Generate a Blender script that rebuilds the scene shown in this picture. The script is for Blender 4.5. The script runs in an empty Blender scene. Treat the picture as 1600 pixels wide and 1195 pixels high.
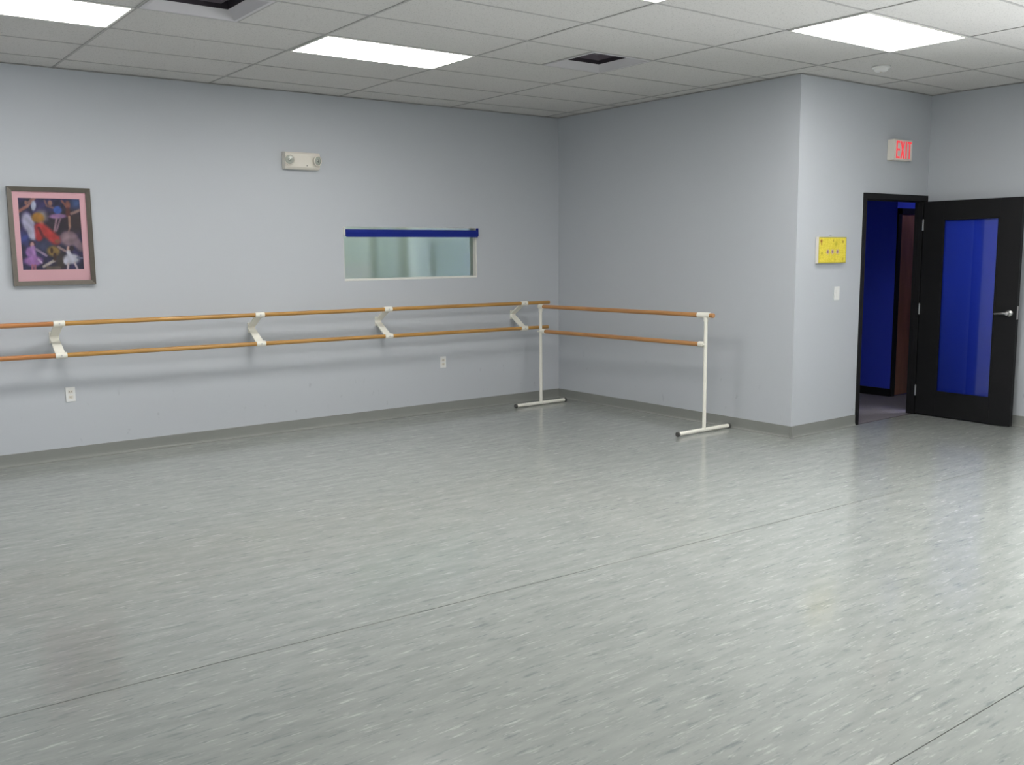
import bpy, bmesh, math, random
from mathutils import Vector, Matrix
random.seed(7)
S = bpy.context.scene
COL = S.collection
PI = math.pi

# ------------------------------------------------------------------ camera
cam_d = bpy.data.cameras.new('camera')
cam = bpy.data.objects.new('camera', cam_d)
COL.objects.link(cam)
cam_d.sensor_fit = 'HORIZONTAL'
cam_d.sensor_width = 36.0
cam_d.lens = 1492.78 * 36.0 / 1600.0
cam_d.clip_start = 0.05
r_ = Vector((0.79705823, -0.60382324, -0.0097811))
u_ = Vector((0.08879861, 0.10116467, 0.99089884))
f_ = Vector((0.59733824, 0.79067263, -0.13425279))
M = Matrix(((r_.x, u_.x, -f_.x, -6.8394), (r_.y, u_.y, -f_.y, -8.1775), (r_.z, u_.z, -f_.z, 1.6140), (0, 0, 0, 1)))
cam.matrix_world = M
S.camera = cam

# ------------------------------------------------------------------ world, exposure
SKY = 26.0                # daylight entering by the added, unseen windows of the right wall
w = bpy.data.worlds.new('world')
S.world = w
w.use_nodes = True
w.node_tree.nodes['Background'].inputs[0].default_value = (0.95, 0.96, 1.0, 1)
w.node_tree.nodes['Background'].inputs[1].default_value = SKY
S.view_settings.view_transform = 'Standard'
S.view_settings.look = 'None'
S.view_settings.gamma = 1.0
S.view_settings.use_curve_mapping = False
S.view_settings.exposure = 0.12
LENS_POWER = 16.0          # radiance of every troffer lens in the studio
HALL_POWER = 10.0          # small hall lamp
NEXT_POWER = 16.0          # panel in the room behind the window

# ------------------------------------------------------------------ room numbers (metres)
H = 3.0577                # ceiling
L = 3.1293                # depth of the centre wall
EX = 2.0165               # right wall
XL, YB = -8.6, -12.2      # walls behind and left of the viewpoint
G = 0.6096
GX, GY = -2.617, -1.590

# ------------------------------------------------------------------ materials
def lin(c):
    return tuple(((v / 255) / 12.92 if v / 255 <= 0.04045 else (((v / 255) + 0.055) / 1.055) ** 2.4) for v in c)

def mat(name, rgb, rough=0.5, spec=0.5, metal=0.0, bump=0.0, bscale=200.0, vary=0.0, vscale=3.0, trans=0.0, ior=1.45, coat=0.0, emit=None, estr=0.0, alpha=None):
    m = bpy.data.materials.new(name)
    m.use_nodes = True
    nt = m.node_tree
    b = nt.nodes['Principled BSDF']
    b.inputs['Base Color'].default_value = (*rgb, 1)
    b.inputs['Roughness'].default_value = rough
    b.inputs['Specular IOR Level'].default_value = spec
    b.inputs['Metallic'].default_value = metal
    b.inputs['Transmission Weight'].default_value = trans
    b.inputs['IOR'].default_value = ior
    b.inputs['Coat Weight'].default_value = coat
    if emit:
        b.inputs['Emission Color'].default_value = (*emit, 1)
        b.inputs['Emission Strength'].default_value = estr
    geo = nt.nodes.new('ShaderNodeNewGeometry')
    if vary:
        n = nt.nodes.new('ShaderNodeTexNoise'); n.inputs['Scale'].default_value = vscale; n.inputs['Detail'].default_value = 4
        nt.links.new(geo.outputs['Position'], n.inputs['Vector'])
        mx = nt.nodes.new('ShaderNodeMix'); mx.data_type = 'RGBA'
        mx.inputs[6].default_value = (*[c * (1 - vary) for c in rgb], 1)
        mx.inputs[7].default_value = (*[min(1, c * (1 + vary)) for c in rgb], 1)
        nt.links.new(n.outputs['Fac'], mx.inputs[0]); nt.links.new(mx.outputs[2], b.inputs['Base Color'])
    if bump:
        n = nt.nodes.new('ShaderNodeTexNoise'); n.inputs['Scale'].default_value = bscale; n.inputs['Detail'].default_value = 3
        nt.links.new(geo.outputs['Position'], n.inputs['Vector'])
        bp = nt.nodes.new('ShaderNodeBump'); bp.inputs['Strength'].default_value = bump; bp.inputs['Distance'].default_value = 0.002
        nt.links.new(n.outputs['Fac'], bp.inputs['Height']); nt.links.new(bp.outputs['Normal'], b.inputs['Normal'])
    return m

def floor_mat():
    m = bpy.data.materials.new('streaked_grey_vinyl'); m.use_nodes = True
    nt = m.node_tree; b = nt.nodes['Principled BSDF']; N = nt.nodes.new; K = nt.links.new
    geo = N('ShaderNodeNewGeometry')
    def noise(sx, sy, det, rough=0.6, off=0.0):
        mp = N('ShaderNodeMapping'); mp.inputs['Scale'].default_value = (sx, sy, 1); mp.inputs['Location'].default_value = (off, off * 1.7, 0)
        mp.inputs['Rotation'].default_value = (0, 0, math.radians(2.0))
        K(geo.outputs['Position'], mp.inputs['Vector'])
        n = N('ShaderNodeTexNoise'); n.inputs['Scale'].default_value = 1.0; n.inputs['Detail'].default_value = det; n.inputs['Roughness'].default_value = rough
        K(mp.outputs['Vector'], n.inputs['Vector']); return n.outputs['Fac']
    def ramp(fac, a, c0, d, c1):
        r = N('ShaderNodeValToRGB'); r.color_ramp.elements[0].position = a; r.color_ramp.elements[0].color = (c0, c0, c0, 1)
        r.color_ramp.elements[1].position = d; r.color_ramp.elements[1].color = (c1, c1, c1, 1)
        K(fac, r.inputs['Fac']); return r.outputs['Color']
    def mix(f, a, c):
        x = N('ShaderNodeMix'); x.data_type = 'RGBA'
        K(f, x.inputs[0])
        if isinstance(a, tuple): x.inputs[6].default_value = (*a, 1)
        else: K(a, x.inputs[6])
        x.inputs[7].default_value = (*c, 1); return x.outputs[2]
    base = mix(ramp(noise(3.0, 16, 5), .38, 0, .64, 1), (0.285, 0.30, 0.285), (0.335, 0.35, 0.33))
    s1 = mix(ramp(noise(6.5, 40, 3, .55, 3.1), .58, 0, .72, .75), base, (0.19, 0.21, 0.215))
    s2 = mix(ramp(noise(7, 44, 3, .55, 9.7), .60, 0, .74, .85), s1, (0.49, 0.50, 0.47))
    s3 = mix(ramp(noise(16, 95, 2, .5, 21.3), .63, 0, .74, .6), s2, (0.50, 0.51, 0.48))
    s4 = mix(ramp(noise(14, 85, 2, .5, 33.3), .64, 0, .75, .7), s3, (0.18, 0.20, 0.21))
    K(s4, b.inputs['Base Color'])
    b.inputs['Roughness'].default_value = 0.14
    b.inputs['Specular IOR Level'].default_value = 0.5
    n = noise(30, 60, 3); bp = N('ShaderNodeBump'); bp.inputs['Strength'].default_value = 0.04; bp.inputs['Distance'].default_value = 0.002
    K(n, bp.inputs['Height']); K(bp.outputs['Normal'], b.inputs['Normal'])
    return m

def wall_mat():
    # pale blue-grey paint with the scuffs that shoes leave low on the wall
    m = mat('blue_grey_wall_paint', (0.525, 0.548, 0.580), rough=0.55, spec=0.35, bump=0.25, bscale=260)
    nt = m.node_tree; b = nt.nodes['Principled BSDF']; N = nt.nodes.new; K = nt.links.new
    geo = [n for n in nt.nodes if n.type == 'NEW_GEOMETRY'][0]
    n = N('ShaderNodeTexNoise'); n.inputs['Scale'].default_value = 16; n.inputs['Detail'].default_value = 3
    mp = N('ShaderNodeMapping'); mp.inputs['Scale'].default_value = (1, 1, .55)
    K(geo.outputs['Position'], mp.inputs['Vector']); K(mp.outputs['Vector'], n.inputs['Vector'])
    r = N('ShaderNodeValToRGB'); r.color_ramp.elements[0].position = .67; r.color_ramp.elements[0].color = (0, 0, 0, 1)
    r.color_ramp.elements[1].position = .76; r.color_ramp.elements[1].color = (.45, .45, .45, 1); K(n.outputs['Fac'], r.inputs['Fac'])
    sp = N('ShaderNodeSeparateXYZ'); K(geo.outputs['Position'], sp.inputs['Vector'])
    mr = N('ShaderNodeMapRange'); mr.inputs[1].default_value = .45; mr.inputs[2].default_value = .62; mr.inputs[3].default_value = 1; mr.inputs[4].default_value = 0
    K(sp.outputs['Z'], mr.inputs[0])
    mu = N('ShaderNodeMath'); mu.operation = 'MULTIPLY'; K(r.outputs['Color'], mu.inputs[0]); K(mr.outputs[0], mu.inputs[1])
    x = N('ShaderNodeMix'); x.data_type = 'RGBA'; x.inputs[6].default_value = (0.525, 0.548, 0.580, 1); x.inputs[7].default_value = (.33, .35, .38, 1)
    K(mu.outputs[0], x.inputs[0]); K(x.outputs[2], b.inputs['Base Color'])
    return m

def wood_mat(name, c0, c1, axis_scale, rough=0.4):
    m = bpy.data.materials.new(name); m.use_nodes = True
    nt = m.node_tree; b = nt.nodes['Principled BSDF']; N = nt.nodes.new; K = nt.links.new
    tc = N('ShaderNodeTexCoord'); mp = N('ShaderNodeMapping'); mp.inputs['Scale'].default_value = axis_scale
    K(tc.outputs['Object'], mp.inputs['Vector'])
    n = N('ShaderNodeTexNoise'); n.inputs['Scale'].default_value = 1; n.inputs['Detail'].default_value = 5; K(mp.outputs['Vector'], n.inputs['Vector'])
    r = N('ShaderNodeValToRGB'); r.color_ramp.elements[0].position = .35; r.color_ramp.elements[0].color = (*c0, 1)
    r.color_ramp.elements[1].position = .68; r.color_ramp.elements[1].color = (*c1, 1); K(n.outputs['Fac'], r.inputs['Fac'])
    K(r.outputs['Color'], b.inputs['Base Color']); b.inputs['Roughness'].default_value = rough
    return m

def tile_mat():
    m = mat('mineral_fibre_tile', (0.66, 0.645, 0.625), rough=0.9, spec=0.15, bump=0.5, bscale=90)
    nt = m.node_tree; b = nt.nodes['Principled BSDF']; N = nt.nodes.new; K = nt.links.new
    geo = [n for n in nt.nodes if n.type == 'NEW_GEOMETRY'][0]
    n = N('ShaderNodeTexNoise'); n.inputs['Scale'].default_value = 110; n.inputs['Detail'].default_value = 2; K(geo.outputs['Position'], n.inputs['Vector'])
    r = N('ShaderNodeValToRGB'); r.color_ramp.elements[0].position = .32; r.color_ramp.elements[0].color = (.50, .49, .47, 1)
    r.color_ramp.elements[1].position = .42; r.color_ramp.elements[1].color = (0.66, 0.645, 0.625, 1); K(n.outputs['Fac'], r.inputs['Fac'])
    K(r.outputs['Color'], b.inputs['Base Color'])
    return m

def print_mat():
    m = bpy.data.materials.new('printed_paper'); m.use_nodes = True
    nt = m.node_tree; b = nt.nodes['Principled BSDF']
    a = nt.nodes.new('ShaderNodeVertexColor'); a.layer_name = 'print'
    nt.links.new(a.outputs['Color'], b.inputs['Base Color'])
    b.inputs['Roughness'].default_value = 0.6
    return m

def glass_mat(name, tint=(1, 1, 1), rough=0.0, refl=1.0):
    # architectural pane: clear transmission with Fresnel reflection
    m = bpy.data.materials.new(name); m.use_nodes = True
    nt = m.node_tree; nt.nodes.remove(nt.nodes['Principled BSDF']); N = nt.nodes.new; K = nt.links.new
    out = nt.nodes['Material Output']
    fr = N('ShaderNodeFresnel'); fr.inputs['IOR'].default_value = 1.52
    mul = N('ShaderNodeMath'); mul.operation = 'MULTIPLY'; mul.inputs[1].default_value = refl; mul.use_clamp = True; K(fr.outputs[0], mul.inputs[0])
    t = N('ShaderNodeBsdfTransparent') if rough == 0 else N('ShaderNodeBsdfRefraction')
    t.inputs['Color'].default_value = (*tint, 1)
    if rough > 0: t.inputs['Roughness'].default_value = rough; t.inputs['IOR'].default_value = 1.02
    g = N('ShaderNodeBsdfGlossy'); g.inputs['Roughness'].default_value = max(0.02, rough * .3)
    mx = N('ShaderNodeMixShader'); K(mul.outputs[0], mx.inputs[0]); K(t.outputs[0], mx.inputs[1]); K(g.outputs[0], mx.inputs[2]); K(mx.outputs[0], out.inputs['Surface'])
    return m

MT = dict(
    floor=floor_mat(), wall=wall_mat(), tile=tile_mat(),
    grid=mat('grid_metal', (0.43, 0.42, 0.41), .6, .2),
    subfloor=mat('dark_subfloor', (.09, .068, .048), .9), shade=mat('blue_shade_fabric', (0.030, 0.070, 0.68), .75, .2, bump=.2, bscale=400),
    plenum=mat('plenum_dark', (.25, .25, .25), .9),
    base=mat('grey_vinyl_baseboard', (0.255, 0.262, 0.245), .38, .5, vary=.06, vscale=5),
    white=mat('white_enamel', (0.80, 0.79, 0.74), .35, .5),
    cream=mat('cream_enamel', (0.88, 0.86, 0.77), .32, .5, vary=.04, vscale=9),
    plastic=mat('white_plastic', (0.82, 0.82, 0.80), .35, .5),
    ivory=mat('ivory_plastic', (0.78, 0.74, 0.66), .4, .5),
    slot=mat('dark_slot', (.05, .05, .05), .6),
    rubber=mat('grey_rubber', (.09, .09, .085), .7),
    rail=wood_mat('varnished_beech', (0.40, 0.205, 0.05), (0.56, 0.31, 0.085), (3, 60, 60), .32),
    rail2=wood_mat('varnished_orange_beech', (0.42, 0.17, 0.055), (0.55, 0.24, 0.085), (3, 60, 60), .32),
    rail_y=wood_mat('varnished_barre_wood', (0.42, 0.20, 0.075), (0.55, 0.28, 0.105), (60, 3, 60), .32),
    black=mat('black_painted_wood', (0.012, 0.012, 0.013), .5, .25, vary=.2, vscale=6),
    chrome=mat('satin_nickel', (.62, .61, .60), .28, .5, metal=1.0),
    blind=mat('blue_blind_fabric', (0.013, 0.026, 0.24), .75, .2, bump=.2, bscale=400),
    bluewall=mat('deep_blue_wall_paint', (0.045, 0.075, 0.60), .55, .3, bump=.2, bscale=260),
    hallgrey=mat('hall_grey_paint', (0.45, 0.46, 0.50), .6, .3),
    brown=wood_mat('dark_brown_veneer', (0.26, 0.11, 0.06), (0.40, 0.18, 0.10), (8, 8, 2), .4),
    carpet=mat('grey_mauve_carpet', (0.20, 0.185, 0.205), .95, .1, bump=.8, bscale=500, vary=.25, vscale=120),
    pewter=mat('pewter_picture_frame', (0.135, 0.120, 0.100), .38, .5, metal=.35, vary=.15, vscale=30),
    mattboard=mat('pink_mat_board', (0.86, 0.52, 0.57), .8, .2),
    prnt=print_mat(),
    pane=glass_mat('clear_pane', (0.97, 0.98, 0.97)),
    picglass=glass_mat('picture_glass', (0.98, 0.98, 0.98), refl=.5),
    frost=glass_mat('green_tinted_pane', (0.76, 0.81, 0.75), rough=.50),
    lens=mat('lit_acrylic_lens', (.9, .9, .9), .5, emit=(1.0, 0.985, 0.96), estr=LENS_POWER),
    hall_lens=mat('lit_hall_lens', (.9, .9, .9), .5, emit=(1.0, 0.97, 0.92), estr=HALL_POWER),
    next_lens=mat('lit_next_room_lens', (.9, .9, .9), .5, emit=(1.0, 1.0, 0.96), estr=NEXT_POWER),
    exitface=mat('exit_face_translucent', (.78, .74, .68), .4),
    exitred=mat('exit_red_letters', (.75, .06, .07), .4, emit=(1.0, .05, .07), estr=.55),
    bulb=mat('lamp_reflector', (.55, .56, .52), .18, metal=.9),
    lampglass=mat('lamp_lens', (.40, .42, .37), .12, .6, coat=.6),
    vent=mat('vent_metal', (0.60, 0.58, 0.60), .4, .4),
    louver=mat('shaded_louver_metal', (0.10, 0.08, 0.10), .5, .3),  # vent metal darkened: the throat's shade is put into the louver colour
    ductdark=mat('shaded_duct', (0.045, 0.035, 0.045), .7),  # shade inside the vent neck is put into this colour
    teal=mat('pale_teal_wall', (0.47, 0.52, 0.50), .8, .2),
    teal_d=mat('darker_teal_panel', (0.37, 0.43, 0.41), .8, .2),
    greyp=mat('pale_grey_panel', (0.50, 0.50, 0.50), .8, .2),
    whitep=mat('white_panel', (0.60, 0.65, 0.63), .8, .2),
)

# ------------------------------------------------------------------ helpers
def new_obj(name, bm, m, parent=None, smooth=False):
    me = bpy.data.meshes.new(name)
    bmesh.ops.recalc_face_normals(bm, faces=bm.faces)
    bm.to_mesh(me); bm.free()
    if m is not None: me.materials.append(m)
    if smooth:
        for p in me.polygons: p.use_smooth = True
        try: me.set_sharp_from_angle(angle=math.radians(40))
        except Exception: pass
    o = bpy.data.objects.new(name, me); COL.objects.link(o)
    if parent is not None: o.parent = parent
    return o

def tag(o, label=None, cat=None, group=None, kind=None):
    if label: o['label'] = label
    if cat: o['category'] = cat
    if group: o['group'] = group
    if kind: o['kind'] = kind
    return o

def empty(name, loc=(0, 0, 0), rz=0.0):
    o = bpy.data.objects.new(name, None); COL.objects.link(o)
    o.location = loc; o.rotation_euler = (0, 0, rz); o.empty_display_size = .1
    return o

def bx(bm, x0, x1, y0, y1, z0, z1, bevel=0.0, seg=1):
    vs = [bm.verts.new((x, y, z)) for x in (x0, x1) for y in (y0, y1) for z in (z0, z1)]
    fs = [bm.faces.new([vs[i] for i in q]) for q in ((0, 1, 3, 2), (4, 6, 7, 5), (0, 4, 5, 1), (2, 3, 7, 6), (0, 2, 6, 4), (1, 5, 7, 3))]
    if bevel:
        es = set(e for f in fs for e in f.edges)
        bmesh.ops.bevel(bm, geom=list(es), offset=bevel, segments=seg, affect='EDGES', profile=.6)
    return bm

def box(name, m, parent, x0, x1, y0, y1, z0, z1, bevel=0.0, seg=1):
    return new_obj(name, bx(bmesh.new(), x0, x1, y0, y1, z0, z1, bevel, seg), m, parent)

def tube(bm, a, b, r0, r1=None, n=20, bev=0.0):
    a = Vector(a); b = Vector(b); d = b - a; r1 = r0 if r1 is None else r1
    q = d.to_track_quat('Z', 'Y').to_matrix()
    ln = d.length
    prof = [(0, r0), (ln, r1)] if not bev else [(0, r0 - bev), (bev, r0), (ln - bev, r1), (ln, r1 - bev)]
    rings = []
    for z, r in prof:
        rings.append([bm.verts.new(a + q @ Vector((r * math.cos(2 * PI * k / n), r * math.sin(2 * PI * k / n), z))) for k in range(n)])
    for i in range(len(rings) - 1):
        for k in range(n):
            bm.faces.new((rings[i][k], rings[i][(k + 1) % n], rings[i + 1][(k + 1) % n], rings[i + 1][k]))
    bm.faces.new(rings[0][::-1]); bm.faces.new(rings[-1])
    return bm

def tube_obj(name, m, parent, a, b, r0, r1=None, n=20, bev=0.0):
    return new_obj(name, tube(bmesh.new(), a, b, r0, r1, n, bev), m, parent, True)

def lathe(bm, prof, n=28, org=(0, 0, 0), axis=None):
    q = Vector(axis).to_track_quat('Z', 'Y').to_matrix() if axis is not None else Matrix.Identity(3)
    o = Vector(org); rings = []
    for r, z in prof:
        if r < 1e-6: rings.append([bm.verts.new(o + q @ Vector((0, 0, z)))])
        else: rings.append([bm.verts.new(o + q @ Vector((r * math.cos(2 * PI * k / n), r * math.sin(2 * PI * k / n), z))) for k in range(n)])
    for i in range(len(rings) - 1):
        A, B = rings[i], rings[i + 1]
        for k in range(n):
            k2 = (k + 1) % n
            if len(A) == 1 and len(B) == 1: continue
            if len(A) == 1: bm.faces.new((A[0], B[k2], B[k]))
            elif len(B) == 1: bm.faces.new((A[k], A[k2], B[0]))
            else: bm.faces.new((A[k], A[k2], B[k2], B[k]))
    return bm

def prism(bm, pts, axis, lo, hi):
    """extrude a 2-D outline along an axis ('x': pts are (y,z); 'y': (x,z); 'z': (x,y))"""
    def P(a, b, t):
        return {'x': (t, a, b), 'y': (a, t, b), 'z': (a, b, t)}[axis]
    A = [bm.verts.new(P(a, b, lo)) for a, b in pts]; B = [bm.verts.new(P(a, b, hi)) for a, b in pts]
    n = len(pts)
    bm.faces.new(A[::-1]); bm.faces.new(B)
    for k in range(n): bm.faces.new((A[k], A[(k + 1) % n], B[(k + 1) % n], B[k]))
    return bm

def copy_tree(o, parent=None):
    c = o.copy(); COL.objects.link(c); c.parent = parent
    for ch in list(o.children): copy_tree(ch, c)
    return c

def raster(name, m, parent, P0, ux, uz, nx, ny, fn):
    """flat printed sheet: a grid of coloured points; fn(u,v) gives an sRGB colour, v runs down"""
    P0 = Vector(P0); ux = Vector(ux); uz = Vector(uz)
    vs = []; cols = []
    for j in range(ny + 1):
        for i in range(nx + 1):
            u = i / nx; v = j / ny
            vs.append(P0 + ux * u + uz * v); cols.append(lin(fn(u, v)))
    fs = [(j * (nx + 1) + i, j * (nx + 1) + i + 1, (j + 1) * (nx + 1) + i + 1, (j + 1) * (nx + 1) + i) for j in range(ny) for i in range(nx)]
    me = bpy.data.meshes.new(name); me.from_pydata(vs, [], fs)
    at = me.color_attributes.new('print', 'FLOAT_COLOR', 'POINT')
    flat = []
    for c in cols: flat += [c[0], c[1], c[2], 1.0]
    at.data.foreach_set('color', flat)
    me.materials.append(m)
    o = bpy.data.objects.new(name, me); COL.objects.link(o); o.parent = parent
    return o

# ------------------------------------------------------------------ the setting: floor
T = 0.13
fl = tag(box('floor', MT['subfloor'], None, XL - T, EX, YB - T, 0, -.12, -.004), 'grey streaked vinyl dance floor laid in wide sheets', 'floor', kind='structure')
def seam1(x): return -4.60 - 0.040 * (x + 4.5)
def seam2(x): return -6.635 + 0.004 * (x + 4)
gap = .0036
xa, xb = XL, EX
def sheet(pts):
    o = new_obj('vinyl_sheet', prism(bmesh.new(), pts, 'z', -.004, 0.0), MT['floor'], fl); return o
# far sheet is L-shaped around the projecting wall
sheet([(xa, 0), (xa, seam1(xa) + gap), (xb, seam1(xb) + gap), (xb, -L), (0, -L), (0, 0)])
sheet([(xa, seam1(xa) - gap), (xa, seam2(xa) + .002), (xb, seam2(xb) + .002), (xb, seam1(xb) - gap)])
sheet([(xa, seam2(xa) - .002), (xa, -8.64), (xb, -8.64), (xb, seam2(xb) - .002)])
sheet([(xa, -8.647), (xa, YB), (xb, YB), (xb, -8.647)])

# ------------------------------------------------------------------ walls
WX0, WX1, WZ0, WZ1 = -2.628, -1.100, 1.366, 1.876     # window opening
ZT = H + .16
b = bmesh.new()
bx(b, XL - T, WX0, 0, T, 0, ZT); bx(b, WX1, 0, 0, T, 0, ZT); bx(b, WX0, WX1, 0, T, 0, WZ0); bx(b, WX0, WX1, 0, T, WZ1, ZT)
tag(new_obj('wall_left', b, MT['wall']), 'long pale blue-grey wall carrying the double barre', 'wall', kind='structure')
DX0, DX1, DZ = 0.950, 2.0165, 2.122                    # outer edges of the door frame
b = bmesh.new(); bx(b, 0, T, -L + T, T, 0, ZT)
tag(new_obj('wall_center', b, MT['wall']), 'pale blue-grey wall behind the freestanding barre', 'wall', kind='structure')
b = bmesh.new(); bx(b, 0, DX0, -L, -L + T, 0, ZT); bx(b, DX0, EX + T, -L, -L + T, DZ, ZT)
tag(new_obj('wall_doorway', b, MT['wall']), 'short pale wall with the open doorway and exit sign', 'wall', kind='structure')
WR = [(-7.2, -5.2), (-9.5, -7.5)]       # unseen windows added to the right wall to brighten the doorway wall
WRZ0, WRZ1 = .35, 2.60
b = bmesh.new(); bx(b, EX, EX + T, YB, WR[1][0], 0, ZT); bx(b, EX, EX + T, WR[1][1], WR[0][0], 0, ZT); bx(b, EX, EX + T, WR[0][1], -L, 0, ZT)
for y0, y1 in WR: bx(b, EX, EX + T, y0, y1, 0, WRZ0); bx(b, EX, EX + T, y0, y1, WRZ1, ZT)
tag(new_obj('wall_right', b, MT['wall']), 'pale wall at the right edge behind the open black door', 'wall', kind='structure')
for k, (y0, y1) in enumerate(WR):
    t = tag(empty('window_%d' % (k + 2)), 'tall unseen window added in the right wall to light the doorway wall', 'window', kind='structure')
    for a in ((y0, y0 + .05, WRZ0, WRZ1), (y1 - .05, y1, WRZ0, WRZ1), (y0 + .05, y1 - .05, WRZ0, WRZ0 + .05), (y0 + .05, y1 - .05, WRZ1 - .05, WRZ1)):
        box('window_frame', MT['white'], t, EX + .03, EX + .09, *a)
    box('glass_pane', MT['pane'], t, EX + .055, EX + .061, y0 + .04, y1 - .04, WRZ0 + .04, WRZ1 - .04)
    pl = bpy.data.lights.new('daylight_portal', 'AREA'); pl.shape = 'RECTANGLE'; pl.size = WRZ1 - WRZ0; pl.size_y = y1 - y0; pl.cycles.is_portal = True
    po = bpy.data.objects.new('daylight_portal', pl); COL.objects.link(po); po.location = (EX + .10, (y0 + y1) / 2, (WRZ0 + WRZ1) / 2); po.rotation_euler = (0, math.radians(90), 0)
b = bmesh.new(); bx(b, XL - T, EX + T, YB - T, YB, 0, ZT)
tag(new_obj('wall_back', b, MT['wall']), 'pale wall behind the viewpoint', 'wall', kind='structure')
b = bmesh.new(); bx(b, XL - T, XL, YB, 0, 0, ZT)
tag(new_obj('wall_side', b, MT['wall']), 'pale wall left of the viewpoint', 'wall', kind='structure')

# baseboards: coved vinyl, 10 cm, with a toe
def cove(sgn=1):
    return [(0, 0), (.020, 0), (.020, .004), (.0105, .010), (.0065, .020), (.005, .040), (.005, .098), (.003, .101), (0, .101)]
def base_x(name, x0, x1, y, lab):     # wall faces -y
    return tag(new_obj(name, prism(bmesh.new(), [(y - d, z) for d, z in cove()], 'x', x0, x1), MT['base']), lab, 'baseboard', kind='structure')
def base_y(name, y0, y1, x, sg, lab): # wall faces sg*x
    return tag(new_obj(name, prism(bmesh.new(), [(x + sg * d, z) for d, z in cove()], 'y', y0, y1), MT['base']), lab, 'baseboard', kind='structure')
base_x('baseboard_left', XL, 0, 0, 'grey vinyl baseboard along the long barre wall')
base_y('baseboard_center', -L - .02, 0, 0, -1, 'grey vinyl baseboard behind the freestanding barre')
base_x('baseboard_doorway', -.02, DX0, -L, 'short grey vinyl baseboard left of the doorway')
base_y('baseboard_right', YB, -L, EX, -1, 'grey vinyl baseboard behind the open door')
base_y('baseboard_side', YB, 0, XL, 1, 'grey vinyl baseboard left of the viewpoint')

# ------------------------------------------------------------------ ceiling: tiles in a grid
ce = tag(box('ceiling', MT['plenum'], None, XL, EX, YB, 0, H + .10, H + .15), 'suspended ceiling of pale mineral tiles in a metal grid', 'ceiling', kind='structure')
lights = {(-3, 0), (-1, 0), (-1, 4), (1, 4), (-1, 8), (1, 8), (1, 12)}
vents = [(-2.0, 1), (0.5, 1)]          # left edge in grid units, row
GAPT = .002                            # half the visible joint
def tile_mesh(wx, wy):
    bm = bmesh.new(); t = .018; c = .004
    lo = [bm.verts.new((x, y, 0)) for x, y in ((c, c), (wx - c, c), (wx - c, wy - c), (c, wy - c))]
    mi = [bm.verts.new((x, y, c)) for x, y in ((0, 0), (wx, 0), (wx, wy), (0, wy))]
    hi = [bm.verts.new((x, y, t)) for x, y in ((0, 0), (wx, 0), (wx, wy), (0, wy))]
    bm.faces.new(lo[::-1]); bm.faces.new(hi)
    for A, B in ((lo, mi), (mi, hi)):
        for k in range(4): bm.faces.new((A[k], A[(k + 1) % 4], B[(k + 1) % 4], B[k]))
    me = bpy.data.meshes.new('ceiling_tile'); bmesh.ops.recalc_face_normals(bm, faces=bm.faces); bm.to_mesh(me); bm.free(); me.materials.append(MT['tile'])
    return me
tcache = {}
def put_tile(x0, x1, y0, y1):
    x0 += GAPT; x1 -= GAPT; y0 += GAPT; y1 -= GAPT
    if x1 - x0 < .03 or y1 - y0 < .03: return
    k = (round(x1 - x0, 3), round(y1 - y0, 3))
    if k not in tcache: tcache[k] = tile_mesh(*k)
    o = bpy.data.objects.new('ceiling_tile', tcache[k]); COL.objects.link(o); o.parent = ce; o.location = (x0, y0, H + .003)
for i in range(-6, 4):
    for j in range(-3, 18):
        x0, x1 = GX + 2 * G * i, GX + 2 * G * (i + 1)
        y1, y0 = GY - G * j, GY - G * (j + 1)
        if (i, j) in lights: continue
        x0 = max(x0, XL); y0 = max(y0, YB); y1 = min(y1, 0)
        if y1 <= y0: continue
        vv = [v for v, r in vents if r == j and math.floor(v) == i]
        segs = [(x0, x1)]
        if vv:
            vx = GX + 2 * G * vv[0]
            segs = [(a, c) for a, c in ((x0, vx), (vx + G, x1)) if c - a > .05]
        for a, c in segs:
            if y1 <= -L + .001:
                put_tile(a, min(c, EX), y0, y1)
            elif y0 >= -L:
                put_tile(a, min(c, 0), y0, y1)
            elif c <= 0: put_tile(a, c, y0, y1)
            else:
                if a < 0: put_tile(a, 0, y0, y1)
                put_tile(max(a, 0), min(c, EX), y0, -L)
for i in range(-5, 4):                  # main runners and cross bars
    x = GX + 2 * G * i
    y1 = 0 if x < 0 else -L
    if XL < x < EX: box('grid_bar', MT['grid'], ce, x - .009, x + .009, YB, y1, H, H + .0028)
for j in range(-2, 18):
    y = GY - G * j
    x1 = 0 if y > -L else EX
    if YB < y < 0: box('grid_bar', MT['grid'], ce, XL, x1, y - .009, y + .009, H + .0002, H + .0027)
for v, r in vents:                      # cross tees beside the vents
    for e in (v, v + .5):
        if abs(e - round(e)) > .1:
            x = GX + 2 * G * e
            box('grid_bar', MT['grid'], ce, x - .009, x + .009, GY - G * (r + 1) + .010, GY - G * r - .010, H + .0004, H + .0026)
# wall angle trim under the tile edges
def angle(nm, x0, x1, y0, y1): tag(box(nm, MT['grid'], None, x0, x1, y0, y1, H - .004, H - .001), 'thin metal angle where the ceiling meets a wall', 'trim', kind='structure')
angle('trim_1', XL, 0, -.020, 0); angle('trim_2', -.020, 0, -L, -.021); angle('trim_3', -.020, EX, -L - .020, -L - .0005); angle('trim_4', EX - .020, EX, YB, -L - .021)

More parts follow.
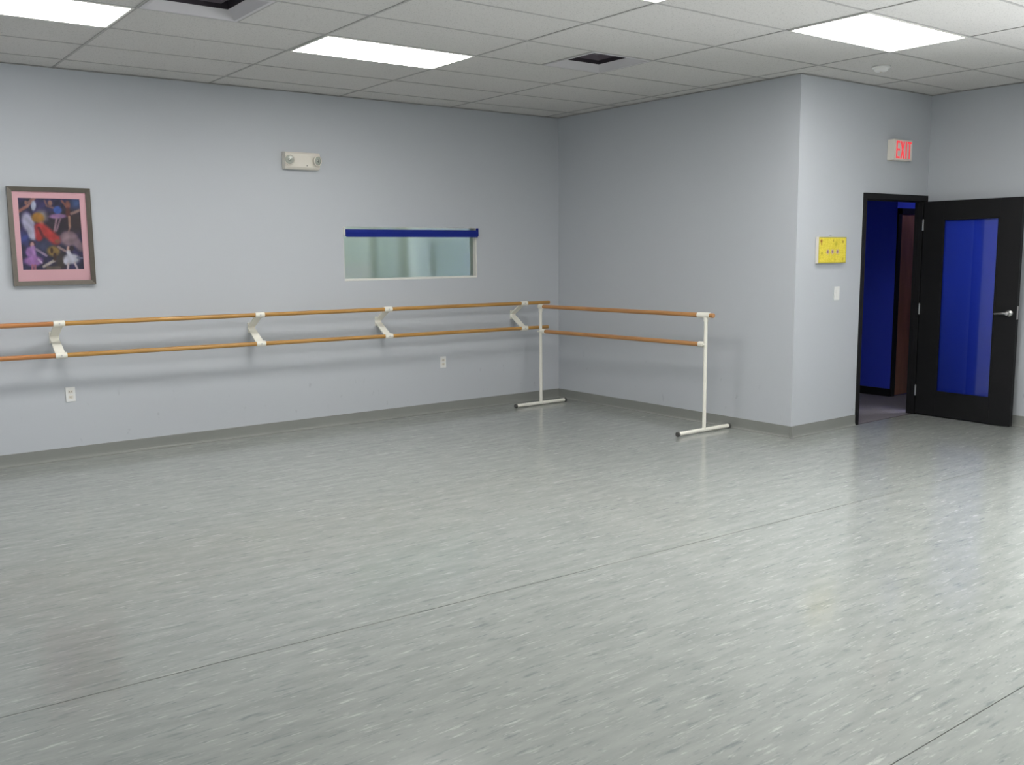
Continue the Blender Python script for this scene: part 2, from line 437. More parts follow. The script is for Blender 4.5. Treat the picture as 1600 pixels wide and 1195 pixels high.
# ------------------------------------------------------------------ troffers
def troffer(i, j, label, group=None):
    x0 = GX + 2 * G * i; y1 = GY - G * j
    cx, cy = x0 + G, y1 - G / 2
    t = empty('ceiling_light', (cx, cy, H))
    tag(t, label, 'ceiling light', group)
    hx, hy = G - .009, G / 2 - .009
    fw = .016
    bm = bmesh.new()
    bx(bm, -hx, hx, -hy, -hy + fw, -.004, .012); bx(bm, -hx, hx, hy - fw, hy, -.004, .012)
    bx(bm, -hx, -hx + fw, -hy + fw, hy - fw, -.004, .012); bx(bm, hx - fw, hx, -hy + fw, hy - fw, -.004, .012)
    new_obj('frame', bm, MT['white'], t)
    box('housing', MT['white'], t, -hx + .01, hx - .01, -hy + .01, hy - .01, .013, .085)
    bm = bmesh.new()                     # lens bows a little below the frame
    a, c = hx - fw, hy - fw
    lo = [bm.verts.new((x, y, -.007)) for x, y in ((-a + .02, -c + .02), (a - .02, -c + .02), (a - .02, c - .02), (-a + .02, c - .02))]
    hi = [bm.verts.new((x, y, .004)) for x, y in ((-a, -c), (a, -c), (a, c), (-a, c))]
    bm.faces.new(lo[::-1]); bm.faces.new(hi)
    for k in range(4): bm.faces.new((lo[k], lo[(k + 1) % 4], hi[(k + 1) % 4], hi[k]))
    tag(new_obj('lens', bm, MT['lens'], t), 'glowing white acrylic lens')
    return t
tl = {(-3, 0): 'lit fluorescent panel cut off by the upper left corner of the picture',
      (-1, 0): 'lit fluorescent panel above the wall with the emergency light',
      (1, 4): 'lit fluorescent panel on the ceiling near the outer wall corner and doorway',
      (-1, 4): 'lit fluorescent panel of which only a tip shows at the top edge'}
for (i, j) in sorted(lights):
    if (i, j) in tl: troffer(i, j, tl[(i, j)], 'fluorescent ceiling panels')
    else: troffer(i, j, 'lit fluorescent ceiling panel overhead outside the picture', 'ceiling panels outside the picture')

# ------------------------------------------------------------------ ceiling diffusers
def diffuser(v, r, label):
    x0 = GX + 2 * G * v; y1 = GY - G * r
    t = empty('ceiling_vent', (x0 + G / 2, y1 - G / 2, H)); tag(t, label, 'air vent', 'ceiling vents')
    h = G / 2 - .009
    def ring(nm, a0, z0, a1, z1, m, th=.002):
        bm = bmesh.new()
        def sq(a, z): return [bm.verts.new((sx * a, sy * a, z)) for sx, sy in ((-1, -1), (1, -1), (1, 1), (-1, 1))]
        A, B, C2, D = sq(a0, z0), sq(a1, z1), sq(a1, z1 + th), sq(a0, z0 + th)
        for P, Q in ((A, B), (B, C2), (C2, D), (D, A)):
            for k in range(4): bm.faces.new((P[k], P[(k + 1) % 4], Q[(k + 1) % 4], Q[k]))
        return new_obj(nm, bm, m, t)
    ring('frame', h, -.002, h - .022, -.002, MT['vent'], .005)
    ring('flared_collar', h - .022, -.001, h - .080, .045, MT['vent'])
    ring('neck', h - .080, .046, h - .082, .094, MT['ductdark'])
    for k, a in enumerate((.150, .095)): ring('louver', a, .058, a - .040, .088, MT['louver'])
    box('core_plate', MT['louver'], t, -.04, .04, -.04, .04, .070, .073)
    box('duct', MT['ductdark'], t, -h + .07, h - .07, -h + .07, h - .07, .0945, .098)
    return t
diffuser(-2.0, 1, 'square ceiling air vent cut off by the top edge beside the left light')
diffuser(0.5, 1, 'square ceiling air vent with dark throat between two light panels')

d = empty('smoke_detector', (0.285, -3.675, H)); tag(d, 'small round white detector on the ceiling above the doorway wall', 'smoke detector')
new_obj('base', lathe(bmesh.new(), [(0, .0), (.072, 0), (.072, -.010), (.066, -.013), (0, -.013)]), MT['plastic'], d, True)
new_obj('cover', lathe(bmesh.new(), [(.055, -.013), (.052, -.030), (.040, -.038), (0, -.040)]), MT['plastic'], d, True)
new_obj('test_button', lathe(bmesh.new(), [(.010, -.039), (.010, -.043), (0, -.043)], 12), MT['ivory'], d, True)

# ------------------------------------------------------------------ window with blind
wn = tag(empty('window_1', (0, 0, 0)), 'low wide interior window with greenish pane in the barre wall', 'window', kind='structure')
yg = .055
bm = bmesh.new(); bx(bm, WX0, WX1, .004, yg, WZ0, WZ0 + .020, .002); new_obj('window_sill', bm, MT['white'], wn)
for (x0, x1) in ((WX0, WX0 + .008), (WX1 - .012, WX1)): box('window_jamb', MT['white'], wn, x0, x1, .004, yg + .01, WZ0 + .020, WZ1 - .006, .001)
box('window_head', MT['white'], wn, WX0, WX1, .004, yg + .01, WZ1 - .006, WZ1)
box('glass_pane', MT['frost'], wn, WX0 + .006, WX1 - .010, yg, yg + .006, WZ0 + .018, WZ1 - .006)
bl = tag(empty('roller_blind', ((WX0 + WX1) / 2, -.004, 1.818)), 'navy blue roller blind rolled up at the top of the window', 'blind')
hw = (WX1 - WX0) / 2
tube_obj('rolled_fabric', MT['blind'], bl, (-hw + .012, 0, 0), (hw - .006, 0, 0), .032, n=28)
box('bottom_bar', MT['blind'], bl, -hw + .014, hw - .010, -.034, -.026, -.040, -.012, .002)
for s in (-1, 1): box('mounting_bracket', MT['white'] if s < 0 else MT['blind'], bl, s * (hw - .003) - .004, s * (hw - .003) + .004, -.030, .030, -.030, .052, .002)

# room behind the window
b = bmesh.new(); bx(b, -6, 3, 2.6, 2.7, 0, ZT); bx(b, -6.1, -6, T, 2.7, 0, ZT); bx(b, 3, 3.1, T, 2.7, 0, ZT)
nr = tag(new_obj('wall_next_room', b, MT['teal']), 'pale teal wall seen blurred through the interior window', 'wall', kind='structure')
box('panel', MT['greyp'], nr, -1.5, -.98, 2.50, 2.599, .2, 1.50); box('panel', MT['teal_d'], nr, -.86, -.62, 2.55, 2.599, .2, 2.4)
box('panel', MT['whitep'], nr, -.42, -.27, 2.5, 2.599, 0, 2.8); box('panel', MT['teal_d'], nr, .02, .50, 2.55, 2.599, .2, 1.78)
tag(box('floor_next_room', MT['greyp'], None, -6, 3, T, 2.6, -.1, 0), 'floor of the room behind the window', 'floor', kind='structure')
tag(box('ceiling_next_room', MT['whitep'], None, -6, 3, T, 2.6, H, H + .1), 'ceiling of the room behind the window', 'ceiling', kind='structure')
t = tag(empty('next_room_light', (-1.2, 1.3, H)), 'lit panel on the ceiling of the room behind the window', 'ceiling light')
box('frame', MT['white'], t, -.62, .62, -.31, .31, -.012, -.001); box('lens', MT['next_lens'], t, -.60, .60, -.29, .29, -.016, -.0125)

# ------------------------------------------------------------------ doorway
YF = -L
d1 = tag(empty('door_1', (0, 0, 0)), 'black glazed door standing open in its black frame', 'door', kind='structure')
bm = bmesh.new(); bx(bm, DX0, DX0 + .048, YF - .012, YF + .072, 0, DZ - .055, .002); new_obj('jamb', bm, MT['black'], d1)
bm = bmesh.new(); bx(bm, 1.930, DX1 - .001, YF - .012, YF + .072, 0, DZ - .055, .002); new_obj('jamb', bm, MT['black'], d1)
bm = bmesh.new(); bx(bm, DX0, DX1 - .001, YF - .012, YF + .072, DZ - .055, DZ - .001, .002); new_obj('frame_head', bm, MT['black'], d1)
bm = bmesh.new(); bx(bm, DX0 + .048, DX0 + .058, YF + .030, YF + .055, 0, DZ - .055); bx(bm, 1.922, 1.93, YF + .030, YF + .055, 0, DZ - .055); bx(bm, DX0 + .058, 1.922, YF + .030, YF + .055, DZ - .065, DZ - .055)
new_obj('door_stop', bm, MT['black'], d1)
# leaf in its own frame: s from the hinge along local -y, facing -x
ang = -math.atan2(.040, .94)
lf = empty('door_leaf', (1.934, YF - .018, 0), ang); lf.parent = d1
SW, TH = .945, .044
def dl(nm, m, s0, s1, z0, z1, x0=0, x1=TH, bev=.002): return box(nm, m, lf, x0, x1, -s1, -s0, z0, z1, bev)
GS0, GS1, GZ0, GZ1 = .205, .745, .243, 1.893
dl('stile', MT['black'], .004, GS0, .010, 2.062); dl('stile', MT['black'], GS1, SW, .010, 2.062)
dl('top_rail', MT['black'], GS0, GS1, GZ1, 2.062); dl('bottom_rail', MT['black'], GS0, GS1, .010, GZ0)
for a in ((GS0, GS0 + .012, GZ0, GZ1), (GS1 - .012, GS1, GZ0, GZ1), (GS0, GS1, GZ1 - .012, GZ1), (GS0, GS1, GZ0, GZ0 + .012)): dl('glazing_bead', MT['black'], *a, -.003, .012, .001)
dl('glass_pane', MT['pane'], GS0, GS1, GZ0, GZ1, .016, .022, 0)
tag(dl('door_shade', MT['shade'], GS0 + .002, GS1 - .002, GZ0 + .002, GZ1 - .002, .030, .033, 0), 'blue fabric shade drawn behind the glass')
for z in (1.84, 1.035, .24):
    h_ = tube_obj('hinge', MT['chrome'], d1, (1.922, YF - .024, z - .05), (1.922, YF - .024, z + .05), .009, n=14, bev=.002)
    tube_obj('hinge_pin', MT['chrome'], h_, (1.922, YF - .024, z + .05), (1.922, YF - .024, z + .058), .005, n=10)
hs = .885
def lever(sd):
    x = 0 if sd < 0 else TH
    hd = new_obj('door_handle', lathe(bmesh.new(), [(0, 0), (.031, 0), (.031, .006), (.026, .012), (.013, .016), (.013, .050), (.017, .056), (0, .060)], 24, (x, -hs, 1.035), (sd, 0, 0)), MT['chrome'], lf, True)
    bm = bmesh.new()
    px = x + sd * .048
    prev = (px, -hs, 1.035)
    for k, (s, z, r) in enumerate([(.04, 1.034, .0115), (.085, 1.031, .0095), (.118, 1.027, .0085)]):
        p = (px - sd * .004 * k, -hs + s, z); tube(bm, prev, p, .0125 if k == 0 else prr, r, 14); prev = p; prr = r
    new_obj('lever', bm, MT['chrome'], hd, True)
lever(-1); lever(1)
box('latch_plate', MT['chrome'], lf, .010, .034, -SW - .0015, -SW + .002, .98, 1.10)

# hall beyond the doorway
def hallbox(nm, m, lab, cat, *a): return tag(box(nm, m, None, *a), lab, cat, kind='structure')
HY = -L + T
hallbox('floor_hall', MT['carpet'], 'grey mauve carpet beyond the doorway', 'floor', .13, 4.4, HY, -.2, -.1, -.002)
tag(box('threshold', MT['carpet'], None, DX0, DX1, YF + .02, HY, -.1, .001), 'carpet edge in the doorway', 'floor', kind='structure')
hallbox('ceiling_hall', MT['hallgrey'], 'ceiling beyond the doorway', 'ceiling', .13, 4.4, HY, -.2, 2.75, 2.85)
wb = hallbox('wall_hall_blue', MT['bluewall'], 'deep blue wall seen through the doorway', 'wall', 2.80, 2.93, -2.35, -.2, 0, 2.75)
b = bmesh.new(); bx(b, 2.80 + .1301, 4.4, -2.349, -2.23, 0, 2.75)
tag(new_obj('wall_hall_door', b, MT['bluewall']), 'deep blue wall around the brown door in the hall', 'wall', kind='structure')
hallbox('wall_hall_side', MT['hallgrey'], 'pale wall on the near side of the hall', 'wall', .13, .14, HY, -.2, 0, 2.75)
hallbox('wall_hall_far', MT['bluewall'], 'blue wall at the far end of the hall', 'wall', .14, 2.8, -.3, -.2, 0, 2.75)
hallbox('wall_hall_right', MT['bluewall'], 'blue wall closing the hall alcove', 'wall', 4.3, 4.4, HY, -2.35, 0, 2.75)
hallbox('wall_hall_near', MT['bluewall'], 'blue hall side of the wall right of the doorway', 'wall', EX + T, 4.3, HY - .1, HY, 0, 2.75)
hallbox('baseboard_hall', MT['black'], 'black baseboard under the blue hall wall', 'baseboard', 2.788, 2.80, -2.362, -.3, 0, .085)
d2 = tag(empty('door_2', (0, 0, 0)), 'dark brown wooden door with black frame in the hall', 'door', kind='structure')
box('jamb', MT['black'], d2, 2.801, 2.862, -2.372, -2.3505, 0, 2.052); box('jamb', MT['black'], d2, 3.74, 3.80, -2.372, -2.3505, 0, 2.052)
box('frame_head', MT['black'], d2, 2.801, 3.80, -2.372, -2.3505, 2.052 - .062, 2.052)
box('door_leaf', MT['brown'], d2, 2.8625, 3.74, -2.366, -2.3505, .008, 1.989)
t = tag(empty('hall_light', (3.25, -2.72, 2.75)), 'small flush lamp on the hall ceiling beyond the doorway', 'ceiling light')
new_obj('base', lathe(bmesh.new(), [(0, -.001), (.16, -.001), (.16, -.02), (0, -.02)]), MT['white'], t, True)
new_obj('globe', lathe(bmesh.new(), [(.15, -.021), (.14, -.06), (.09, -.09), (0, -.10)]), MT['hall_lens'], t, True)

# ------------------------------------------------------------------ wall barre
wbar = tag(empty('wall_barre', (-3.2, 0, 0)), 'double wooden ballet barre on white wall brackets along the long wall', 'ballet barre')
OX = -3.2
DB = .200
def zu(x): return 1.086 + (x + .3) * -.0046
def zl(x): return 0.822 + (x + .3) * -.0083
def rail(nm, m, x0, x1, zf, ya=-DB):
    xc = (x0 + x1) / 2
    o = tube_obj(nm, m, wbar, (-(x1 - x0) / 2, 0, zf(x0) - zf(xc)), ((x1 - x0) / 2, 0, zf(x1) - zf(xc)), .0185, n=20, bev=.003)
    o.location = (xc - OX, ya, zf(xc)); return o
BRX = [-6.60, -5.185, -3.565, -2.285, -.645]
for zf in (zu, zl):
    rail('rail', MT['rail2'], -7.6, BRX[1], zf)
    rail('rail', MT['rail'], BRX[1] + .002, -.300 if zf is zu else -.318, zf)
def bracket(x):
    o = empty('bracket', (x - OX, 0, 0)); o.parent = wbar
    z1, z2 = zu(x), zl(x); zm = (z1 + z2) / 2 + .005
    w_ = .032
    box('wall_plate', MT['cream'], o, -w_ - .004, w_ + .004, -.008, -.0005, zm - .045, zm + .045, .002)
    for zc, up in ((z1, 1), (z2, -1)):
        # strap from the wall to the clamp, 8 mm thick and tapering in width
        a = Vector((0, -.006, zm + up * .012)); c = Vector((0, -DB + .012, zc - up * .006))
        dd = (c - a).normalized(); nn = Vector((0, -dd.z, dd.y)) * .006
        bm = bmesh.new(); vs = []
        for pt, ww in ((a, .032), (c, .036)):
            for sx in (-1, 1):
                for sn in (-1, 1): vs.append(bm.verts.new(pt + nn * sn + Vector((sx * ww, 0, 0))))
        for q in ((0, 1, 3, 2), (4, 6, 7, 5), (0, 4, 5, 1), (2, 3, 7, 6), (0, 2, 6, 4), (1, 5, 7, 3)): bm.faces.new([vs[i] for i in q])
        new_obj('strap', bm, MT['cream'], o)
        bm = bmesh.new(); tube(bm, (-.042, -DB, zc), (.042, -DB, zc), .0245, n=20, bev=.003)
        cl = new_obj('clamp', bm, MT['cream'], o, True)
        sc = bmesh.new(); tube(sc, (0, -DB - .0235, zc), (0, -DB - .0275, zc), .006, n=10); new_obj('screw', sc, MT['chrome'], cl, True)
for x in BRX: bracket(x)

# ------------------------------------------------------------------ freestanding barre
pb = tag(empty('freestanding_barre', (-.45, -1.4, 0)), 'freestanding white metal barre with two wooden rails in the wall corner', 'ballet barre')
PA, PB_ = Vector((-.505, -.305, 0)), Vector((-.375, -2.475, 0))
O = Vector((-.45, -1.4, 0))
def pp(v, z): return (v.x - O.x, v.y - O.y, z)
ZU, ZL_ = 1.052, .792
dr = (PB_ - PA).normalized()
for v, nm in ((PA, 0), (PB_, 1)):
    tube_obj('post', MT['cream'], pb, pp(v, .03), pp(v, ZU - .02), .0165, n=20)
    c = pp(v, 0)
    ft = tube_obj('foot', MT['cream'], pb, (c[0] - .325, c[1], .024), (c[0] + .325, c[1], .024), .018, n=18, bev=.002)
    for s in (-1, 1):
        tube_obj('end_cap', MT['rubber'], ft, (c[0] + s * .325, c[1], .0235), (c[0] + s * .350, c[1], .0235), .0225, n=18, bev=.004)
    tube_obj('tee_collar', MT['cream'], pb, pp(v, ZU - .055), pp(v, ZU - .010), .020, n=18)
    tube_obj('tee_sleeve', MT['cream'], pb, pp(v - dr * (.055 if nm else .02) * (1.6 if nm else 1), ZU), pp(v + dr * .045, ZU), .0255, n=20, bev=.002)
    sg = -1 if nm else 1
    tube_obj('lower_socket', MT['cream'], pb, pp(v + dr * sg * .012, ZL_), pp(v + dr * sg * .075, ZL_), .0250, n=20, bev=.003)
    kn = tube_obj('thumb_screw', MT['cream'], pb, (pp(v, ZL_)[0] - .045, pp(v, ZL_)[1], ZL_), (pp(v, ZL_)[0] - .014, pp(v, ZL_)[1], ZL_), .007, n=10)
def prail(z, a, c):
    m_ = (a + c) / 2; ln = (c - a).length / 2
    o = tube_obj('rail', MT['rail_y'], pb, -dr * ln, dr * ln, .0205, n=22, bev=.002); o.location = pp(m_, z)
prail(ZU, PA - dr * .03, PB_ + dr * .085)
prail(ZL_, PA + dr * .02, PB_ - dr * .02)

# ------------------------------------------------------------------ picture
pc = tag(empty('framed_picture', (-5.148, 0, 1.40)), 'framed ballet poster with pink mat in a pewter frame', 'picture')
hw_, hh = .297, .752
def miter(p0, p1, p2, p3):     # outer a,b inner c,d as (x,z)
    bm = bmesh.new()
    q = [p0, p1, p2, p3]
    F = [bm.verts.new((x, -.034 if k in (0, 1) else -.026, z)) for k, (x, z) in enumerate(q)]
    Bk = [bm.verts.new((x, -.002, z)) for x, z in q]
    bm.faces.new(F); bm.faces.new(Bk[::-1])
    for k in range(4): bm.faces.new((F[k], F[(k + 1) % 4], Bk[(k + 1) % 4], Bk[k]))
    return new_obj('frame_rail', bm, MT['pewter'], pc)
fw = .034
o4 = [(-hw_, 0), (hw_, 0), (hw_, hh), (-hw_, hh)]; i4 = [(-hw_ + fw, fw), (hw_ - fw, fw), (hw_ - fw, hh - fw), (-hw_ + fw, hh - fw)]
for k in range(4): miter(o4[k], o4[(k + 1) % 4], i4[(k + 1) % 4], i4[k])
ax0, ax1, az0, az1 = -.222, .218, .122, .668     # print opening
bm = bmesh.new()
for a in ((-hw_ + fw, ax0, fw, hh - fw), (ax1, hw_ - fw, fw, hh - fw), (ax0, ax1, fw, az0), (ax0, ax1, az1, hh - fw)): bx(bm, a[0], a[1], -.014, -.006, a[2], a[3])
new_obj('mat_board', bm, MT['mattboard'], pc)
box('backing', MT['black'], pc, -hw_ + .02, hw_ - .02, -.005, -.001, .02, hh - .02)
box('picture_glass', MT['picglass'], pc, -hw_ + fw, hw_ - fw, -.0185, -.0165, fw, hh - fw)

SH = []
def ell(cx, cy, rx, ry, c, rot=0, soft=.25): SH.append(('e', cx, cy, rx, ry, math.radians(rot), c, soft))
def cap(x0, y0, x1, y1, r, c, soft=.35): SH.append(('c', x0, y0, x1, y1, r, c, soft))
# backdrop patches
ell(760, 430, 170, 140, (66, 50, 52), 0, .6); ell(600, 470, 150, 120, (44, 32, 46), 0, .6); ell(800, 230, 70, 60, (66, 92, 140), 0, .8)
ell(470, 690, 140, 70, (60, 66, 98), 0, .7); ell(250, 610, 60, 50, (58, 70, 140), 0, .7); ell(440, 260, 70, 60, (58, 50, 100), 0, .8); ell(620, 860, 60, 110, (66, 56, 52), 0, .6)
# raised arms upper left, white bodice
cap(195, 335, 290, 275, 16, (152, 100, 90)); cap(290, 275, 370, 190, 13, (160, 115, 105)); cap(300, 235, 340, 195, 9, (150, 110, 104)); ell(352, 270, 26, 52, (178, 186, 208), 5); ell(275, 240, 16, 22, (150, 104, 92))
# dancer in blue bodice and mauve skirt
ell(525, 240, 24, 30, (156, 112, 100)); cap(470, 215, 490, 270, 10, (128, 92, 96)); cap(490, 270, 560, 290, 10, (128, 92, 96)); ell(602, 312, 44, 42, (66, 100, 186)); ell(602, 376, 90, 26, (158, 116, 164), -3); cap(590, 400, 562, 535, 11, (150, 120, 132)); cap(632, 395, 585, 530, 9, (140, 110, 126))
# dancer upper right
cap(650, 215, 700, 275, 12, (140, 92, 84)); ell(712, 255, 28, 44, (142, 88, 76)); ell(712, 330, 26, 50, (92, 46, 46)); cap(750, 345, 832, 312, 15, (150, 122, 116)); cap(725, 380, 728, 490, 13, (166, 124, 104)); cap(728, 490, 712, 545, 8, (150, 112, 104))
# white drape and golden haired sleeper in red
ell(295, 450, 62, 110, (176, 174, 200), -18); ell(335, 560, 48, 70, (184, 182, 206), -10); ell(430, 380, 60, 60, (150, 142, 138), 0, .5); ell(395, 395, 64, 52, (172, 122, 44), 10); ell(430, 460, 24, 32, (172, 112, 88)); cap(395, 490, 400, 600, 38, (176, 44, 50)); cap(440, 510, 575, 625, 52, (188, 56, 54)); cap(400, 500, 440, 590, 14, (110, 30, 44)); ell(590, 640, 28, 22, (150, 90, 70))
# mauve skirt of a bowing dancer
ell(715, 615, 92, 78, (146, 120, 132)); cap(740, 590, 845, 705, 44, (134, 112, 124)); ell(700, 590, 50, 40, (160, 134, 142), 0, .7)
# lavender dancer lower left
ell(328, 668, 34, 34, (60, 34, 54)); ell(326, 676, 20, 28, (200, 154, 148)); cap(330, 715, 335, 800, 30, (176, 132, 190)); ell(335, 845, 92, 52, (170, 120, 186)); cap(370, 725, 470, 790, 13, (150, 132, 160)); ell(292, 752, 34, 50, (150, 108, 170)); cap(385, 830, 420, 865, 10, (206, 178, 214)); cap(322, 890, 320, 940, 12, (164, 100, 116)); cap(350, 890, 352, 940, 12, (164, 100, 116))
# gold costume in the middle
ell(545, 745, 66, 56, (150, 120, 62)); ell(528, 738, 14, 30, (74, 46, 32)); cap(440, 905, 555, 842, 15, (182, 172, 166)); cap(560, 780, 560, 830, 16, (70, 44, 36)); cap(480, 920, 600, 925, 22, (104, 92, 84))
# white swan dancer lower right
cap(600, 700, 672, 742, 13, (156, 130, 132)); ell(706, 724, 20, 34, (206, 164, 152)); ell(740, 715, 26, 28, (50, 34, 44)); cap(705, 755, 725, 800, 22, (206, 204, 212)); ell(738, 828, 86, 54, (196, 196, 210)); ell(690, 852, 40, 40, (200, 200, 214)); cap(700, 880, 694, 938, 11, (206, 190, 196)); cap(770, 870, 800, 938, 11, (200, 184, 192)); cap(800, 815, 858, 820, 10, (120, 124, 150))
def art(u, v):
    x = 192 + u * 645 + v * 32; y = 192 + v * 745
    n = math.sin(x * .043 + 2.1 * math.sin(y * .021)) * math.sin(y * .037 + 1.3 * math.sin(x * .03))
    c = [46 + 12 * n, 40 + 8 * n, 78 + 22 * n]
    for s in SH:
        if s[0] == 'e':
            _, cx, cy, rx, ry, rot, col, soft = s
            dx, dy = x - cx, y - cy
            a, b2 = dx * math.cos(rot) + dy * math.sin(rot), -dx * math.sin(rot) + dy * math.cos(rot)
            dd = math.hypot(a / rx, b2 / ry)
        else:
            _, x0, y0, x1, y1, r, col, soft = s
            ex, ey = x1 - x0, y1 - y0; t = max(0, min(1, ((x - x0) * ex + (y - y0) * ey) / (ex * ex + ey * ey)))
            dd = math.hypot(x - x0 - t * ex, y - y0 - t * ey) / r
        k = max(0, min(1, (1 + soft - dd) / (2 * soft)))
        if k > 0:
            sh = 1 + .09 * n + .05 * math.sin(x * .31 + 2 * math.sin(y * .17)) * math.sin(y * .27)
            for q in range(3): c[q] += (col[q] * sh - c[q]) * k
    return [max(0, min(255, q)) for q in c]
tag(raster('poster_print', MT['prnt'], pc, (ax0, -.0065, az1), (ax1 - ax0, 0, 0), (0, 0, az0 - az1), 88, 108, art), 'painted collage of ballet dancers')

# ------------------------------------------------------------------ emergency light
em = tag(empty('emergency_light', (-3.04, 0, 2.452)), 'white twin lamp emergency light high on the long wall', 'emergency light')
bm = bmesh.new()
prism(bm, [(-.0005, -.076), (-.050, -.072), (-.066, -.055), (-.070, .060), (-.058, .074), (-.0005, .076)], 'x', -.168, .168)
new_obj('housing', bm, MT['ivory'], em)
for sx in (-1, 1):
    hx_ = sx * .128
    hd = new_obj('lamp_head', lathe(bmesh.new(), [(0, 0), (.034, 0), (.044, .012), (.046, .030), (.042, .034), (.038, .028)], 26, (hx_, -.066, .004), (sx * .35, -1, -.10)), MT['ivory'], em, True)
    new_obj('lamp_lens', lathe(bmesh.new(), [(.0385, .027), (.030, .031), (.014, .033), (0, .034)], 24, (hx_, -.066, .004), (sx * .35, -1, -.10)), MT['lampglass'], hd, True)
    new_obj('reflector', lathe(bmesh.new(), [(.013, .0335), (.010, .036), (0, .037)], 16, (hx_, -.066, .004), (sx * .35, -1, -.10)), MT['bulb'], hd, True)
box('test_switch', MT['slot'], em, .035, .045, -.073, -.069, -.045, -.039)

# ------------------------------------------------------------------ exit sign
ex = tag(empty('exit_sign', (1.30, YF, 2.42)), 'red lettered exit sign over the doorway', 'exit sign')
box('housing', MT['ivory'], ex, 0, .292, -.072, -.0005, 0, .186, .004, 2)
box('face_plate', MT['exitface'], ex, .008, .284, -.0755, -.0725, .008, .178, .001)
def letter(ch, x0, w_, z0, h_):
    bm = bmesh.new(); y0, y1 = -.0785, -.0758; s = .017
    if ch == 'E':
        bx(bm, x0, x0 + s, y0, y1, z0, z0 + h_)
        for zz in (z0, z0 + h_ / 2 - s / 2, z0 + h_ - s): bx(bm, x0 + s, x0 + w_, y0, y1, zz, zz + s)
    elif ch == 'X':
        prism(bm, [(x0, z0), (x0 + s * 1.1, z0), (x0 + w_, z0 + h_), (x0 + w_ - s * 1.1, z0 + h_)], 'y', y0, y1)
        xm = x0 + w_ / 2
        prism(bm, [(x0 + w_ - s * 1.1, z0), (x0 + w_, z0), (xm + s * .55, z0 + h_ / 2), (xm - s * .1, z0 + h_ * .42)], 'y', y0, y1)
        prism(bm, [(x0, z0 + h_), (x0 + s * 1.1, z0 + h_), (xm + s * .1, z0 + h_ * .58), (xm - s * .55, z0 + h_ / 2)], 'y', y0, y1)
    elif ch == 'I': bx(bm, x0 + w_ / 2 - s / 2, x0 + w_ / 2 + s / 2, y0, y1, z0, z0 + h_)
    elif ch == 'T':
        bx(bm, x0, x0 + w_, y0, y1, z0 + h_ - s, z0 + h_); bx(bm, x0 + w_ / 2 - s / 2, x0 + w_ / 2 + s / 2, y0, y1, z0, z0 + h_ - s)
    tag(new_obj('letter', bm, MT['exitred'], ex), 'red letter ' + ch)
xx = .022
for ch, w_ in (('E', .056), ('X', .066), ('I', .026), ('T', .060)):
    letter(ch, xx, w_, .016, .154); xx += w_ + .013

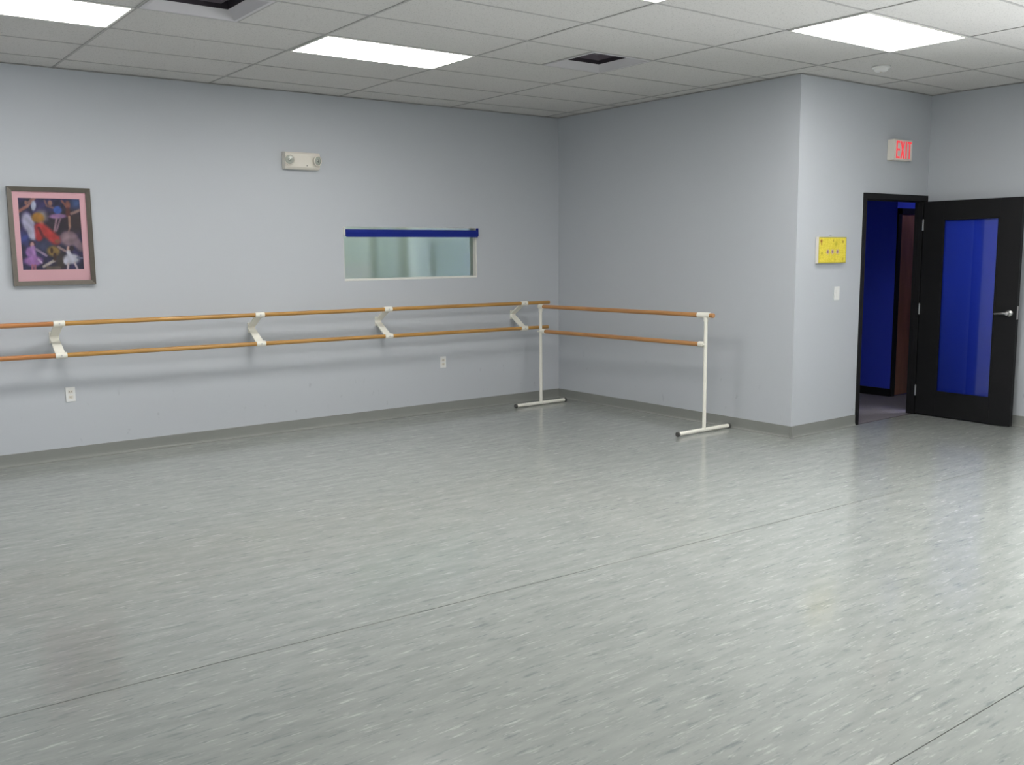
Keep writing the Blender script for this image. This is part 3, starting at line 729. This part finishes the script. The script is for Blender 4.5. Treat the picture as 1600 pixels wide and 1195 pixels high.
# ------------------------------------------------------------------ yellow canvas, switch, outlets
yc = tag(empty('yellow_canvas', (.262, YF, 1.500)), 'small yellow decorated canvas hanging left of the doorway', 'wall art')
cw, chh = .405, .225
box('canvas_body', MT['ivory'], yc, 0, cw, -.034, -.003, 0, chh, .002)
def yart(u, v):
    n = math.sin(u * 37 + 3 * math.sin(v * 17)) * math.sin(v * 31 + 2 * math.sin(u * 23))
    c = [228 + 9 * n, 209 + 9 * n, 66 + 16 * n]
    def blot(cx, cy, r, col, k=1.0):
        d = math.hypot((u - cx) * 1.8, v - cy) / r; a = max(0, min(1, 1.35 - d)) * k
        for q in range(3): c[q] += (col[q] - c[q]) * a
    for cx in (.33, .50, .68):
        for t in range(5): blot(cx + .042 * math.cos(t * 1.257 + .3), .565 + .068 * math.sin(t * 1.257 + .3), .045, (196, 168, 176), .9)
        blot(cx, .565, .045, (112, 70, 112))
    blot(.09, .16, .07, (158, 92, 34)); blot(.10, .27, .04, (170, 110, 40)); blot(.12, .62, .06, (168, 148, 30), .8); blot(.87, .18, .05, (150, 120, 30), .8); blot(.62, .26, .10, (170, 160, 20), .5); blot(.52, .14, .05, (160, 140, 30), .6)
    blot(.88, .86, .06, (180, 150, 30), .6); blot(.60, .88, .05, (180, 150, 30), .5)
    if min(u, 1 - u) < .018 or min(v, 1 - v) < .03:
        c = [x * .8 for x in c]
    return [max(0, min(255, q)) for q in c]
tag(raster('painted_face', MT['prnt'], yc, (.001, -.0346, chh - .001), (cw - .002, 0, 0), (0, 0, -(chh - .002)), 72, 44, yart), 'yellow painted face with three purple flowers')
tube_obj('nail', MT['chrome'], yc, (cw * .5, 0, chh + .012), (cw * .5, -.020, chh + .016), .003, n=10)
bm = bmesh.new(); tube(bm, (cw * .42, -.012, chh), (cw * .5, -.012, chh + .014), .0012, n=6); tube(bm, (cw * .58, -.012, chh), (cw * .5, -.012, chh + .014), .0012, n=6)
new_obj('hanging_wire', bm, MT['chrome'], yc)

sw = tag(empty('light_switch', (.593, YF, 1.232)), 'white light switch plate below the yellow canvas', 'light switch')
box('plate', MT['plastic'], sw, -.038, .038, -.007, -.0005, -.060, .060, .003, 2)
tg = box('toggle', MT['plastic'], sw, -.016, .016, -.010, -.0072, -.032, .032, .001)
box('rocker_top', MT['plastic'], tg, -.014, .014, -.013, -.0101, .002, .030, .001)
def outlet(x, z, label):
    o = tag(empty('wall_outlet', (x, 0, z)), label, 'outlet', 'wall outlets')
    box('plate', MT['plastic'], o, -.036, .036, -.007, -.0005, -.059, .059, .003, 2)
    for s in (-1, 1):
        r = box('receptacle', MT['ivory'], o, -.017, .017, -.009, -.0072, s * .021 - .014, s * .021 + .014, .002)
        for sx in (-1, 1): box('slot', MT['slot'], r, sx * .007 - .0015, sx * .007 + .0015, -.0095, -.0091, s * .021 - .003, s * .021 + .006)
        box('ground_hole', MT['slot'], r, -.0025, .0025, -.0095, -.0091, s * .021 - .010, s * .021 - .006)
    tube_obj('screw', MT['chrome'], o, (0, -.007, 0), (0, -.0085, 0), .003, n=10)
outlet(-5.096, .527, 'white wall outlet below the barre under the framed picture')
outlet(-1.545, .516, 'white wall outlet below the barre under the window')
